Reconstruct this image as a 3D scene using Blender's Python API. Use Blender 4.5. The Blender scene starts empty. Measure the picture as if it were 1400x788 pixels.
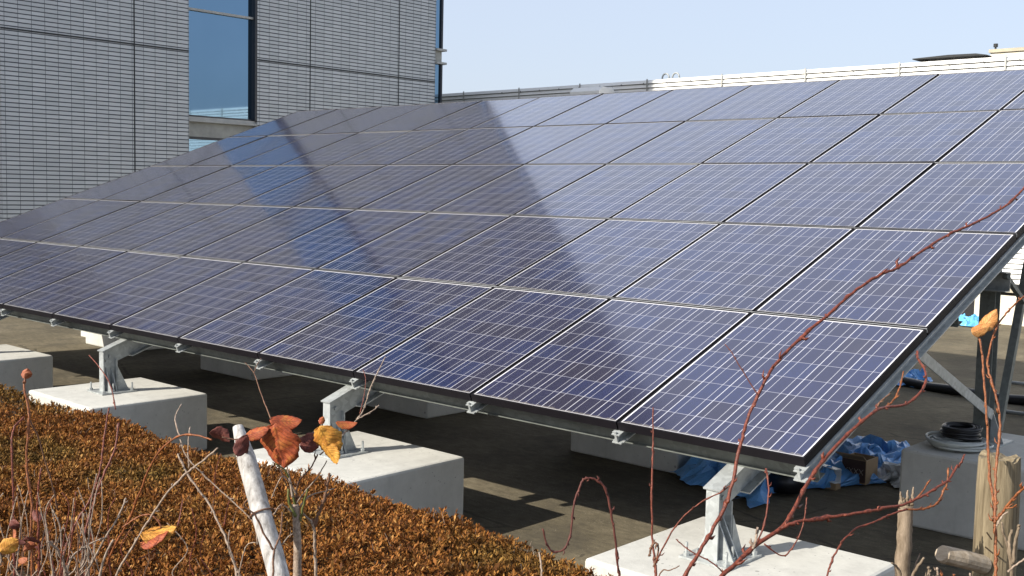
import bpy, math, random
from mathutils import Vector, Matrix
S = bpy.context.scene
COL = S.collection
rnd = random.Random(7)

# ------------------------------------------------------------------ camera, sky, sun, exposure
CAM = Vector((2.1876, -4.2570, 1.0829))
RIGHT = Vector((0.736906, 0.675638, 0.021991))
DOWN = Vector((0.071811, -0.045893, -0.996362))
FWD = Vector((-0.672170, 0.735804, -0.082338))
FPX = 1511.5                                   # focal length in pixels of the 1400 wide photograph
cd = bpy.data.cameras.new('camera')
cam = bpy.data.objects.new('camera', cd); COL.objects.link(cam)
m = Matrix((RIGHT, -DOWN, -FWD)).transposed().to_4x4(); m.translation = CAM
cam.matrix_world = m
cd.sensor_width = 36.0; cd.lens = FPX / 1400 * 36; cd.clip_start = 0.05; cd.clip_end = 3000
S.camera = cam

LIGHT = Vector((0.55, 1.57, -1.0)).normalized()   # direction the sunlight travels
SUN_EL = math.asin(-LIGHT.z)
SUN_AZ = math.atan2(-LIGHT.x, -LIGHT.y)
world = bpy.data.worlds.new('World'); S.world = world; world.use_nodes = True
wn = world.node_tree.nodes; wl = world.node_tree.links
bg = wn['Background']
sky = wn.new('ShaderNodeTexSky'); sky.sky_type = 'NISHITA'; sky.sun_disc = False
sky.sun_elevation = SUN_EL; sky.sun_rotation = SUN_AZ
sky.altitude = 0; sky.air_density = 1.0; sky.dust_density = 2.5; sky.ozone_density = 4.0
hz = wn.new('ShaderNodeMix'); hz.data_type = 'RGBA'; hz.inputs[0].default_value = 0.68   # thin bright haze veiling the blue
wl.new(sky.outputs[0], hz.inputs[6]); hz.inputs[7].default_value = (3.35, 3.58, 4.10, 1)
wl.new(hz.outputs[2], bg.inputs[0]); bg.inputs[1].default_value = 0.145
sd = bpy.data.lights.new('sun', 'SUN'); sd.energy = 5.0; sd.angle = math.radians(0.53); sd.color = (1.0, 0.93, 0.82)
sun = bpy.data.objects.new('sun', sd); COL.objects.link(sun)
sun.rotation_euler = LIGHT.to_track_quat('-Z', 'Y').to_euler(); sun.location = (-10, -25, 30)
S.view_settings.view_transform = 'Standard'; S.view_settings.look = 'None'
S.view_settings.gamma = 1; S.view_settings.use_curve_mapping = False
S.view_settings.exposure = 0.65
S.render.engine = 'CYCLES'
S.cycles.max_bounces = 8; S.cycles.caustics_reflective = False; S.cycles.caustics_refractive = False

def at(px, py, d):                              # point at depth d (metres) behind a spot of the photograph
    return CAM + d * (FWD + RIGHT * ((px - 700) / FPX) + DOWN * ((py - 394) / FPX))

# ------------------------------------------------------------------ helpers
class MB:
    def __init__(s): s.v = []; s.f = []
    def add(s, vs, fs):
        o = len(s.v); s.v += [tuple(v) for v in vs]; s.f += [tuple(i + o for i in f) for f in fs]
    def box(s, a, b):
        x0, y0, z0 = a; x1, y1, z1 = b
        s.add([(x0,y0,z0),(x1,y0,z0),(x1,y1,z0),(x0,y1,z0),(x0,y0,z1),(x1,y0,z1),(x1,y1,z1),(x0,y1,z1)],
              [(0,3,2,1),(4,5,6,7),(0,1,5,4),(1,2,6,5),(2,3,7,6),(3,0,4,7)])
    def prism(s, pts, x0, x1):                  # polygon in (y, z) extruded along x
        n = len(pts)
        s.add([(x0, y, z) for y, z in pts] + [(x1, y, z) for y, z in pts],
              [tuple(range(n)), tuple(range(2*n-1, n-1, -1))] + [(i, i+n, (i+1) % n + n, (i+1) % n) for i in range(n)])
    def prismy(s, pts, y0, y1):                 # polygon in (x, z) extruded along y
        n = len(pts)
        s.add([(x, y0, z) for x, z in pts] + [(x, y1, z) for x, z in pts],
              [tuple(range(n)), tuple(range(2*n-1, n-1, -1))] + [(i, i+n, (i+1) % n + n, (i+1) % n) for i in range(n)])
    def bar(s, p, q, w, h, up=Vector((0,0,1))):  # rectangular bar from p to q
        p = Vector(p); q = Vector(q); d = (q - p).normalized()
        a = d.cross(up).normalized() * (w/2); b = a.cross(d).normalized() * (h/2)
        s.add([p-a-b, p+a-b, p+a+b, p-a+b, q-a-b, q+a-b, q+a+b, q-a+b],
              [(0,3,2,1),(4,5,6,7),(0,1,5,4),(1,2,6,5),(2,3,7,6),(3,0,4,7)])
    def tube(s, pts, rads, n=7, closed=False, cap=True):
        pts = [Vector(p) for p in pts]; N = len(pts); o = len(s.v)
        ref = Vector((0.31, 0.17, 0.93))
        prev = None
        for i, p in enumerate(pts):
            if closed: t = pts[(i+1) % N] - pts[i-1]
            else: t = pts[min(i+1, N-1)] - pts[max(i-1, 0)]
            t = t.normalized() if t.length > 1e-9 else Vector((0,0,1))
            a = (prev - t * prev.dot(t)) if prev is not None else t.cross(ref)
            if a.length < 1e-6: a = t.cross(Vector((1,0,0)))
            a.normalize(); prev = a; b = t.cross(a)
            r = rads[i] if hasattr(rads, '__len__') else rads
            for k in range(n):
                w = 2*math.pi*k/n
                s.v.append(tuple(p + a*(r*math.cos(w)) + b*(r*math.sin(w))))
        for i in range(N if closed else N-1):
            j = (i+1) % N
            for k in range(n):
                l = (k+1) % n
                s.f.append((o+i*n+k, o+i*n+l, o+j*n+l, o+j*n+k))
        if cap and not closed:
            s.f.append(tuple(o+k for k in range(n-1, -1, -1))); s.f.append(tuple(o+(N-1)*n+k for k in range(n)))
    def build(s, name, mat, parent=None, smooth=False, local=False, bevel=0):
        me = bpy.data.meshes.new(name)
        off = Vector((0,0,0))
        p = parent
        if not local:
            while p is not None: off += p.location; p = p.parent
        me.from_pydata([tuple(Vector(v) - off) for v in s.v], [], s.f)
        me.validate(); me.update()
        if smooth: me.polygons.foreach_set('use_smooth', [True]*len(me.polygons))
        if mat: me.materials.append(mat)
        o = bpy.data.objects.new(name, me); COL.objects.link(o)
        if parent: o.parent = parent
        if bevel:
            bm_ = o.modifiers.new('bevel', 'BEVEL'); bm_.width = bevel; bm_.segments = 2; bm_.limit_method = 'ANGLE'
        return o

def tag(o, label=None, cat=None, group=None, kind=None):
    if label: o['label'] = label
    if cat: o['category'] = cat
    if group: o['group'] = group
    if kind: o['kind'] = kind
    return o
def thing(name, loc, label, cat, group=None, rot=None):
    o = bpy.data.objects.new(name, None); COL.objects.link(o); o.location = loc; o.empty_display_size = 0.1
    if rot: o.rotation_euler = rot
    return tag(o, label, cat, group)
def dup(root, loc, label=None):
    r = root.copy(); COL.objects.link(r); r.location = loc
    if label: r['label'] = label
    for ch in list(root.children):
        c = ch.copy(); COL.objects.link(c); c.parent = r
        for g in list(ch.children):
            d = g.copy(); COL.objects.link(d); d.parent = c
    return r

# ------------------------------------------------------------------ materials
class NT:
    def __init__(s, name):
        s.m = bpy.data.materials.new(name); s.m.use_nodes = True
        s.n = s.m.node_tree.nodes; s.l = s.m.node_tree.links; s.p = s.n['Principled BSDF']
    def new(s, t, **k):
        n = s.n.new(t)
        for a, b in k.items(): setattr(n, a, b)
        return n
    def put(s, sock, v):
        if hasattr(v, 'is_linked') or hasattr(v, 'links'): s.l.new(v, sock)
        else: sock.default_value = v
    def math(s, op, a, b=0.0, c=None, clamp=False):
        n = s.new('ShaderNodeMath', operation=op, use_clamp=clamp)
        s.put(n.inputs[0], a); s.put(n.inputs[1], b)
        if c is not None: s.put(n.inputs[2], c)
        return n.outputs[0]
    def mix(s, f, a, b, mode='MIX'):
        n = s.new('ShaderNodeMix', data_type='RGBA', blend_type=mode)
        s.put(n.inputs[0], f)
        s.put(n.inputs[6], a if not isinstance(a, tuple) else (*a, 1)[:4]); s.put(n.inputs[7], b if not isinstance(b, tuple) else (*b, 1)[:4])
        return n.outputs[2]
    def coord(s, kind='Object'): return s.new('ShaderNodeTexCoord').outputs[kind]
    def noise(s, vec, scale, detail=4, rough=0.6, out='Fac', stretch=None):
        if stretch:
            mp = s.new('ShaderNodeMapping'); s.l.new(vec, mp.inputs[0]); mp.inputs[3].default_value = stretch; vec = mp.outputs[0]
        n = s.new('ShaderNodeTexNoise'); s.l.new(vec, n.inputs['Vector'])
        n.inputs['Scale'].default_value = scale; n.inputs['Detail'].default_value = detail; n.inputs['Roughness'].default_value = rough
        return n.outputs[out]
    def ramp(s, f, stops):
        n = s.new('ShaderNodeValToRGB'); s.l.new(f, n.inputs[0]); e = n.color_ramp.elements
        while len(e) < len(stops): e.new(0.5)
        for i, (p, c) in enumerate(stops):
            e[i].position = p; e[i].color = (*c, 1) if len(c) == 3 else c
        return n.outputs[0]
    def bump(s, h, strength=0.3, dist=0.01):
        n = s.new('ShaderNodeBump'); s.l.new(h, n.inputs['Height']); n.inputs['Strength'].default_value = strength; n.inputs['Distance'].default_value = dist
        s.l.new(n.outputs[0], s.p.inputs['Normal'])
    def set(s, base=None, rough=None, metal=None, spec=None):
        if base is not None: s.put(s.p.inputs['Base Color'], base if not isinstance(base, tuple) else (*base, 1))
        if rough is not None: s.put(s.p.inputs['Roughness'], rough)
        if metal is not None: s.put(s.p.inputs['Metallic'], metal)
        if spec is not None: s.put(s.p.inputs['Specular IOR Level'], spec)
        return s.m
def plain(name, c, rough=0.5, metal=0.0, var=0.15, scale=6.0, bump=0.0, bscale=40.0, spec=None):
    t = NT(name); v = t.coord()
    f = t.noise(v, scale, 5)
    lo = tuple(max(0, x*(1-var)) for x in c); hi = tuple(min(1, x*(1+var)) for x in c)
    col = t.ramp(f, [(0.3, lo), (0.7, hi)])
    t.set(col, rough, metal, spec)
    if bump: t.bump(t.noise(v, bscale, 4), bump, 0.005)
    return t.m

def mat_tile():
    t = NT('grey_facade_tile'); v = t.coord()
    sx = t.new('ShaderNodeSeparateXYZ'); t.l.new(v, sx.inputs[0])
    hy = t.math('DIVIDE', sx.outputs[1], 0.2325); hz = t.math('DIVIDE', sx.outputs[2], 0.0757)
    fy = t.math('FRACT', hy); fz = t.math('FRACT', hz)
    my = t.math('LESS_THAN', fy, 0.035); mz = t.math('LESS_THAN', fz, 0.25)
    joint = t.math('MAXIMUM', my, mz)
    cv = t.new('ShaderNodeCombineXYZ'); t.l.new(t.math('FLOOR', hy), cv.inputs[0]); t.l.new(t.math('FLOOR', hz), cv.inputs[1])
    wn_ = t.new('ShaderNodeTexWhiteNoise'); wn_.noise_dimensions = '3D'; t.l.new(cv.outputs[0], wn_.inputs[0])
    tile = t.ramp(wn_.outputs[0], [(0.0, (0.47, 0.49, 0.497)), (1.0, (0.575, 0.593, 0.60))])
    stain = t.noise(v, 0.35, 6, 0.65, stretch=(1, 1, 0.35))
    tile = t.mix(t.math('MULTIPLY', stain, 0.35), tile, (0.34, 0.36, 0.365))
    col = t.mix(joint, tile, (0.075, 0.082, 0.09))
    t.set(col, t.mix(joint, (0.35,)*3, (0.9,)*3))
    h = t.math('SUBTRACT', 1.0, joint)
    t.bump(h, 0.6, 0.006)
    return t.m
def mat_cells():
    t = NT('blue_solar_cells_under_glass'); v = t.coord()
    sx = t.new('ShaderNodeSeparateXYZ'); t.l.new(v, sx.inputs[0])
    X, Y = sx.outputs[0], sx.outputs[1]
    PX, PY = 0.1594, 0.1610
    ux = t.math('DIVIDE', t.math('SUBTRACT', X, 0.0175), PX); uy = t.math('DIVIDE', t.math('SUBTRACT', Y, 0.0175), PY)
    fx = t.math('FRACT', ux); fy = t.math('FRACT', uy)
    def near(f, c, w): return t.math('LESS_THAN', t.math('ABSOLUTE', t.math('SUBTRACT', f, c)), w)
    gapx = t.math('MAXIMUM', near(fx, 0.0, 0.014), near(fx, 1.0, 0.014))
    gapy = t.math('MAXIMUM', near(fy, 0.0, 0.011), near(fy, 1.0, 0.011))
    bus = t.math('MAXIMUM', near(fx, 0.26, 0.0095), near(fx, 0.74, 0.0095))
    outx = t.math('MAXIMUM', t.math('LESS_THAN', ux, 0.0), t.math('GREATER_THAN', ux, 6.0))
    outy = t.math('MAXIMUM', t.math('LESS_THAN', uy, 0.0), t.math('GREATER_THAN', uy, 8.0))
    out = t.math('MAXIMUM', outx, outy)
    cv = t.new('ShaderNodeCombineXYZ'); t.l.new(t.math('FLOOR', ux), cv.inputs[0]); t.l.new(t.math('FLOOR', uy), cv.inputs[1])
    oi = t.new('ShaderNodeObjectInfo'); t.l.new(t.math('MULTIPLY', oi.outputs['Random'], 97.0), cv.inputs[2])
    w = t.new('ShaderNodeTexWhiteNoise'); w.noise_dimensions = '3D'; t.l.new(cv.outputs[0], w.inputs[0])
    cell = t.ramp(w.outputs[0], [(0.0, (0.020, 0.015, 0.030)), (0.35, (0.016, 0.015, 0.046)), (0.75, (0.017, 0.018, 0.062)), (1.0, (0.015, 0.023, 0.085))])
    # crystal grains
    add = t.new('ShaderNodeVectorMath', operation='ADD'); t.l.new(v, add.inputs[0]); t.l.new(w.outputs[1], add.inputs[1])
    vo = t.new('ShaderNodeTexVoronoi'); t.l.new(add.outputs[0], vo.inputs['Vector']); vo.inputs['Scale'].default_value = 75
    cell = t.mix(t.math('MULTIPLY', oi.outputs['Random'], 0.35), cell, (0.026, 0.018, 0.040))
    cell = t.mix(t.math('MULTIPLY', vo.outputs['Color'], 0.5), cell, (0.012, 0.011, 0.024))
    sheet = (0.52, 0.52, 0.56)
    c = t.mix(gapy, cell, (0.30, 0.30, 0.35)); c = t.mix(bus, c, (0.42, 0.42, 0.46)); c = t.mix(gapx, c, sheet)
    c = t.mix(out, c, (0.80, 0.80, 0.82))
    dirt = t.noise(v, 3.0, 6, 0.7)
    grime = t.math('MULTIPLY', t.math('LESS_THAN', t.math('ADD', Y, t.math('MULTIPLY', t.noise(v, 22, 4, 0.7), -0.05)), 0.004), 0.5)
    c = t.mix(grime, c, (0.20, 0.18, 0.15))
    smear = t.ramp(t.noise(v, 2.2, 7, 0.75, stretch=(2.5, 0.7, 1)), [(0.52, (0, 0, 0)), (0.75, (1, 1, 1))])
    c = t.mix(t.math('MULTIPLY', smear, 0.03), c, (0.34, 0.32, 0.29))
    t.set(c, 0.16, 0.0, 0.85); t.p.inputs['Specular Tint'].default_value = (0.68, 0.72, 1.0, 1)
    t.p.inputs['IOR'].default_value = 1.52
    t.p.inputs['Coat Weight'].default_value = 1.0; t.p.inputs['Coat IOR'].default_value = 1.5
    t.l.new(t.math('MULTIPLY_ADD', dirt, 0.05, 0.06), t.p.inputs['Coat Roughness'])
    return t.m
def mat_concrete(name, lo, hi, spot=True):
    t = NT(name); v = t.coord()
    a = t.noise(v, 1.6, 7, 0.65); b = t.noise(v, 14, 5, 0.7)
    f = t.math('ADD', t.math('MULTIPLY', a, 0.7), t.math('MULTIPLY', b, 0.3))
    c = t.ramp(f, [(0.36, lo), (0.62, hi)])
    if spot:
        vo = t.new('ShaderNodeTexVoronoi'); t.l.new(v, vo.inputs['Vector']); vo.inputs['Scale'].default_value = 7.0
        sp = t.math('LESS_THAN', vo.outputs['Distance'], 0.07)
        c = t.mix(t.math('MULTIPLY', sp, 0.6), c, tuple(x*0.35 for x in lo))
    run = t.ramp(t.noise(v, 5.5, 6, 0.7, stretch=(1.6, 1.6, 0.28)), [(0.50, (0, 0, 0)), (0.72, (1, 1, 1))])
    c = t.mix(t.math('MULTIPLY', run, 0.26), c, tuple(x*0.5 for x in lo))
    pit = t.new('ShaderNodeTexVoronoi'); t.l.new(v, pit.inputs['Vector']); pit.inputs['Scale'].default_value = 26.0
    pm = t.math('MULTIPLY', t.math('LESS_THAN', pit.outputs['Distance'], 0.10), t.math('GREATER_THAN', t.noise(v, 6, 2), 0.52))
    c = t.mix(t.math('MULTIPLY', pm, 0.65), c, tuple(x*0.3 for x in lo))
    t.set(c, 0.9, 0, 0.2)
    t.bump(t.math('SUBTRACT', t.noise(v, 45, 6, 0.7), t.math('MULTIPLY', pm, 0.8)), 0.35, 0.005)
    return t.m
def mat_ground():
    t = NT('stained_concrete_deck'); v = t.coord()
    a = t.noise(v, 0.7, 8, 0.68); b = t.noise(v, 9, 6, 0.75, stretch=(1, 2.2, 1)); d = t.noise(v, 90, 3, 0.7)
    f = t.math('ADD', t.math('ADD', t.math('MULTIPLY', a, 0.45), t.math('MULTIPLY', b, 0.35)), t.math('MULTIPLY', d, 0.2))
    c = t.ramp(f, [(0.36, (0.050, 0.043, 0.029)), (0.5, (0.125, 0.106, 0.070)), (0.64, (0.225, 0.192, 0.130))])
    pd = t.ramp(t.noise(v, 1.1, 9, 0.72), [(0.50, (0, 0, 0)), (0.60, (1, 1, 1))])
    c = t.mix(t.math('MULTIPLY', pd, 0.45), c, (0.050, 0.045, 0.036))
    gv_ = t.new('ShaderNodeTexVoronoi'); t.l.new(v, gv_.inputs['Vector']); gv_.inputs['Scale'].default_value = 38
    gm = t.math('MULTIPLY', t.math('LESS_THAN', gv_.outputs['Distance'], 0.16), t.math('GREATER_THAN', t.noise(v, 2.6, 3), 0.5))
    c = t.mix(t.math('MULTIPLY', gm, 0.7), c, (0.24, 0.21, 0.16))
    wv = t.new('ShaderNodeTexVoronoi', feature='DISTANCE_TO_EDGE'); t.l.new(v, wv.inputs['Vector']); wv.inputs['Scale'].default_value = 0.55
    ck = t.math('LESS_THAN', t.math('ADD', wv.outputs['Distance'], t.math('MULTIPLY', b, 0.02)), 0.016)
    c = t.mix(t.math('MULTIPLY', ck, t.math('MULTIPLY', t.math('GREATER_THAN', t.noise(v, 0.9, 3), 0.52), 0.45)), c, (0.02, 0.018, 0.015))
    t.set(c, 0.92, 0, 0.25)
    t.bump(t.math('ADD', t.math('MULTIPLY', b, 0.6), t.math('MULTIPLY', d, 0.4)), 0.45, 0.012)
    return t.m
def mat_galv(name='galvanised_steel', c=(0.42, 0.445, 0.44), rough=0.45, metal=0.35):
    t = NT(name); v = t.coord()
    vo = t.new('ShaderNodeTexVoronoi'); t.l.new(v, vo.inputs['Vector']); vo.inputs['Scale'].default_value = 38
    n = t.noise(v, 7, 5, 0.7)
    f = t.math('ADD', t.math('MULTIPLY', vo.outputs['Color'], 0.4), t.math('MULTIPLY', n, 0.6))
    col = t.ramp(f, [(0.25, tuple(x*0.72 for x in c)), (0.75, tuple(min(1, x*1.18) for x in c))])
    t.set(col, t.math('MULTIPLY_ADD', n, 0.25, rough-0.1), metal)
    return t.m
def mat_leafmass():
    t = NT('bronze_hedge_leaf'); v = t.coord()
    g = t.new('ShaderNodeNewGeometry')
    r = g.outputs['Random Per Island']
    c = t.ramp(r, [(0.0, (0.055, 0.021, 0.008)), (0.25, (0.140, 0.048, 0.012)), (0.55, (0.235, 0.088, 0.018)), (0.85, (0.30, 0.128, 0.028)), (1.0, (0.36, 0.20, 0.065))])
    gr = t.ramp(r, [(0.0, (0.050, 0.036, 0.010)), (0.5, (0.120, 0.080, 0.018)), (1.0, (0.21, 0.145, 0.035))])
    patch = t.ramp(t.noise(v, 1.3, 4, 0.6), [(0.50, (0, 0, 0)), (0.70, (1, 1, 1))])
    c = t.mix(t.math('MULTIPLY', patch, 0.75), c, gr)
    t.set(c, 0.7, 0, 0.15)
    t.p.inputs['Subsurface Weight'].default_value = 0.0
    return t.m
def mat_bark(name, lo, hi, scale=25, stretch=(1,1,0.15), rough=0.75, bump=0.5):
    t = NT(name); v = t.coord()
    f = t.noise(v, scale, 6, 0.7, stretch=stretch)
    t.set(t.ramp(f, [(0.32, lo), (0.66, hi)]), rough, 0, 0.3)
    t.bump(f, bump, 0.004)
    return t.m
def mat_leaf(name, a, b, c):
    t = NT(name); v = t.coord()
    f = t.noise(v, 55, 5, 0.65)
    uv = t.new('ShaderNodeSeparateXYZ'); t.l.new(t.coord('UV'), uv.inputs[0])
    av = t.math('ABSOLUTE', t.math('SUBTRACT', uv.outputs[1], 0.5))
    rib = t.math('FRACT', t.math('SUBTRACT', t.math('MULTIPLY', uv.outputs[0], 9.0), t.math('MULTIPLY', av, 6.0)))
    vein = t.math('MAXIMUM', t.math('LESS_THAN', rib, 0.16), t.math('LESS_THAN', av, 0.03))
    col = t.ramp(f, [(0.3, a), (0.5, b), (0.7, c)])
    col = t.mix(t.math('MULTIPLY', vein, 0.55), col, tuple(x*0.45 for x in a))
    spots = t.ramp(t.noise(v, 260, 3, 0.6), [(0.60, (0, 0, 0)), (0.68, (1, 1, 1))])
    col = t.mix(t.math('MULTIPLY', spots, 0.5), col, (0.05, 0.022, 0.012))
    t.set(col, 0.62, 0, 0.3)
    t.bump(t.math('SUBTRACT', t.noise(v, 220, 3), t.math('MULTIPLY', vein, 0.6)), 0.5, 0.0015)
    return t.m
def mat_tarp(name, c):
    t = NT(name); v = t.coord()
    f = t.noise(v, 9, 5, 0.6)
    t.set(t.ramp(f, [(0.3, tuple(x*0.75 for x in c)), (0.7, tuple(min(1, x*1.2) for x in c))]), 0.38, 0, 0.5)
    t.bump(t.noise(v, 18, 6, 0.7), 0.5, 0.02)
    return t.m

M = dict(
    tile=mat_tile(), cells=mat_cells(), ground=mat_ground(), galv=mat_galv(),
    galv_dark=mat_galv('shaded_galvanised_steel', (0.17, 0.185, 0.17), 0.6, 0.2),  # darker copy of the steel, shade under the panels put into its colour
    block=mat_concrete('pale_concrete_block', (0.44, 0.435, 0.40), (0.57, 0.565, 0.52)),
    black=plain('black_anodised_frame', (0.008, 0.007, 0.009), 0.6, 0.0, spec=0.12),
    glass=None, frame=plain('grey_window_frame', (0.36, 0.36, 0.34), 0.5),
    darkframe=plain('dark_window_frame', (0.02, 0.022, 0.028), 0.4),
    spandrel=plain('beige_grey_spandrel_panel', (0.32, 0.32, 0.29), 0.6),
    joint=plain('dark_joint_sealant', (0.03, 0.033, 0.035), 0.8),
    white=plain('white_louvre_paint', (0.80, 0.80, 0.78), 0.5, var=0.04),
    louvreback=plain('grey_louvre_backing', (0.25, 0.25, 0.24), 0.8), louvre_grey=plain('pale_grey_green_metal', (0.60, 0.66, 0.64), 0.5, var=0.06),
    cream=plain('cream_render', (0.66, 0.62, 0.52), 0.8, var=0.08),
    dark=plain('dark_opening', (0.012, 0.012, 0.014), 0.8),
    beige=plain('beige_ledge', (0.42, 0.38, 0.29), 0.8),
    hedge=mat_leafmass(), hedgecore=plain('dark_hedge_twigs', (0.035, 0.022, 0.010), 0.9),
    soil=plain('dark_soil', (0.06, 0.045, 0.03), 0.95, bump=0.6),
    red=mat_bark('red_brown_cane_bark', (0.040, 0.010, 0.008), (0.22, 0.058, 0.032), 150, (1,1,1), 0.38),
    orange=mat_bark('orange_brown_cane_bark', (0.075, 0.020, 0.008), (0.30, 0.105, 0.036), 150, (1,1,1), 0.38),
    brown=mat_bark('brown_twig_bark', (0.05, 0.025, 0.016), (0.22, 0.12, 0.075), 150, (1,1,1)),
    pale=mat_bark('pale_grey_twig_bark', (0.13, 0.085, 0.06), (0.40, 0.32, 0.25), 150, (1,1,1)),
    stake=mat_bark('weathered_white_wood', (0.17, 0.155, 0.14), (0.56, 0.55, 0.53), 70, (1,1,0.14)),
    post=mat_bark('weathered_tan_wood', (0.075, 0.055, 0.03), (0.27, 0.22, 0.14), 110, (1,1,0.05), 0.8, 0.8),
    stub=mat_bark('grey_tan_bark', (0.11, 0.08, 0.05), (0.27, 0.21, 0.15), 90, (1,1,0.3)),
    log=mat_bark('pale_cut_branch_wood', (0.28, 0.22, 0.15), (0.46, 0.39, 0.30), 60, (0.2,1,1)),
    leafred=mat_leaf('red_autumn_leaf', (0.16, 0.030, 0.012), (0.30, 0.065, 0.022), (0.40, 0.15, 0.035)),
    leafdark=mat_leaf('dark_red_autumn_leaf', (0.075, 0.022, 0.018), (0.15, 0.045, 0.035), (0.22, 0.075, 0.05)),
    leaforange=mat_leaf('orange_autumn_leaf', (0.34, 0.12, 0.02), (0.52, 0.24, 0.04), (0.58, 0.33, 0.06)),
    leafcurl=mat_leaf('tan_orange_dry_leaf', (0.28, 0.10, 0.03), (0.45, 0.20, 0.06), (0.58, 0.33, 0.12)),
    bud=mat_leaf('reddish_bud', (0.22, 0.06, 0.03), (0.34, 0.11, 0.05), (0.42, 0.16, 0.08)),
    green=mat_leaf('young_green_stem', (0.10, 0.12, 0.03), (0.20, 0.21, 0.06), (0.32, 0.30, 0.14)),
    tarp=mat_tarp('blue_tarpaulin', (0.12, 0.33, 0.66)), tarplight=mat_tarp('light_blue_tarpaulin', (0.12, 0.42, 0.72)),
    clear=plain('crumpled_clear_film', (0.62, 0.64, 0.64), 0.25, bump=0.8, bscale=60),
    card=plain('brown_cardboard', (0.30, 0.21, 0.12), 0.8), carddark=plain('dark_brown_print', (0.045, 0.022, 0.016), 0.7),
    print=plain('pale_print', (0.45, 0.40, 0.33), 0.7),
    cable=plain('black_cable', (0.010, 0.010, 0.012), 0.4), hose=plain('pale_grey_hose', (0.45, 0.47, 0.44), 0.5),
    strip=plain('dull_zinc_strip', (0.30, 0.31, 0.31), 0.45), conduitpale=plain('sunlit_look_steel', (0.66, 0.68, 0.67), 0.4), conduit=plain('grey_conduit', (0.34, 0.36, 0.36), 0.45),  # steel channel lightened, a sunlit look put into its colour
)
g = NT('blue_mirror_glass'); gv = g.coord()
g.set(g.ramp(g.noise(gv, 0.6, 3), [(0.3, (0.15, 0.245, 0.345)), (0.7, (0.165, 0.265, 0.37))]), 0.03, 1.0); M['glass'] = g.m

TH = math.radians(20.444)
CT, ST = math.cos(TH), math.sin(TH)
def PN(x, s, n): return Vector((x, s*CT - n*ST, s*ST + n*CT))   # point from place along the slope s and height n over the panel plane
ZG = -1.0                                                       # the deck

# ------------------------------------------------------------------ setting
b = MB(); n = 60
b.add([(-1500, -1500, ZG), (1500, -1500, ZG), (1500, 1500, ZG), (-1500, 1500, ZG)], [(0, 1, 2, 3)])
tag(b.build('ground', M['ground']), kind='structure')
b = MB()                                        # raised bed under hedge and shrubs
prof = [(-6.5, -0.62), (-2.2, -0.62), (-1.2, -0.80), (-0.55, -0.985), (-0.50, ZG+0.004)]
xs = [-14 + 0.5*i for i in range(40)]
vs = [(x, y, z + 0.03*math.sin(3.1*x+5*y)*(0.4 if 0 < j < 4 else 0)) for x in xs for j, (y, z) in enumerate(prof)]
k = len(prof)
b.add(vs, [(i*k+j, (i+1)*k+j, (i+1)*k+j+1, i*k+j+1) for i in range(len(xs)-1) for j in range(k-1)])
tag(b.build('planting_bed', M['soil'], smooth=True), kind='structure')

# ------------------------------------------------------------------ office building on the left
XF, ZT = -17.0, 25.0
B = thing('office_building', (XF-5, 9.0, ZG), 'tall office building clad in pale grey tile with blue mirror window strip', 'building')
Y0, YW0, YW1, YC, YE = 3.82, 7.39, 8.95, 13.90, 14.13
b = MB(); b.box((XF-9, Y0, ZG), (XF, YW0, ZT)); b.build('tiled_wall', M['tile'], B)
b = MB(); b.box((XF-9, -2.3, ZG), (XF-1.8, Y0-0.004, ZT)); b.build('recessed_wing_wall', M['tile'], B)
b = MB(); b.box((XF-9, YW1, ZG), (XF, YC, ZT)); b.build('tiled_wall', M['tile'], B)
b = MB(); b.box((XF-9, YW0, ZG), (XF-0.5, YW1, ZT)); b.build('recess_wall', M['spandrel'], B)
b = MB(); b.box((XF-8.9, YC, ZG), (XF-0.3, YE-0.05, ZT)); b.build('corner_core_wall', M['spandrel'], B)
for y in (6.258, 10.27, 12.76):
    b = MB(); b.box((XF-0.01, y-0.013, ZG), (XF+0.003, y+0.013, ZT)); b.build('expansion_joint', M['joint'], B)
for zz in (3.735, 7.6, 11.5, 15.4, 19.3):
    for ya, yb in ((Y0, YW0), (YW1, YC)):
        b = MB(); b.box((XF-0.01, ya+0.002, zz-0.014), (XF+0.0045, yb-0.002, zz+0.014)); b.build('expansion_joint', M['joint'], B)
def window(z0, z1, mull=None):
    x = XF-0.12
    f = MB()
    f.box((x-0.05, YW0, z0), (x+0.02, YW0+0.03, z1)); 
    f.box((x-0.05, YW1-0.05, z0), (XF-0.006, YW1, z1))
    f.box((x-0.05, YW0+0.03, z1-0.045), (x+0.03, YW1-0.05, z1))
    f.box((x-0.05, YW0+0.03, z0), (x+0.03, YW1-0.05, z0+0.03))
    fr = f.build('window', M['darkframe'], B)
    p = MB(); p.box((x-0.03, YW0+0.03, z0+0.03), (x-0.01, YW1-0.05, z1-0.045)); p.build('pane', M['glass'], fr)
    s_ = MB(); s_.box((x-0.06, YW0+0.003, z0-0.10), (XF-0.01, YW1-0.003, z0-0.055)); s_.box((x-0.06, YW0+0.003, z0-0.052), (XF-0.045, YW1-0.003, z0-0.003))
    s_.build('sill', M['frame'], fr)
    if mull:
        q = MB(); q.box((x-0.03, YW0+0.03, mull-0.022), (x+0.05, YW1-0.052, mull+0.022)); q.build('mullion', M['frame'], fr)
window(-0.55, 2.11)
for i in range(6):
    z0 = 2.50 + 3.72*i
    window(z0, z0+3.33, z0+2.055)
    q = MB(); q.box((XF-0.4, YW0+0.002, z0-0.385), (XF-0.10, YW1-0.002, z0-0.101)); q.build('spandrel', M['spandrel'], B)
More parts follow.
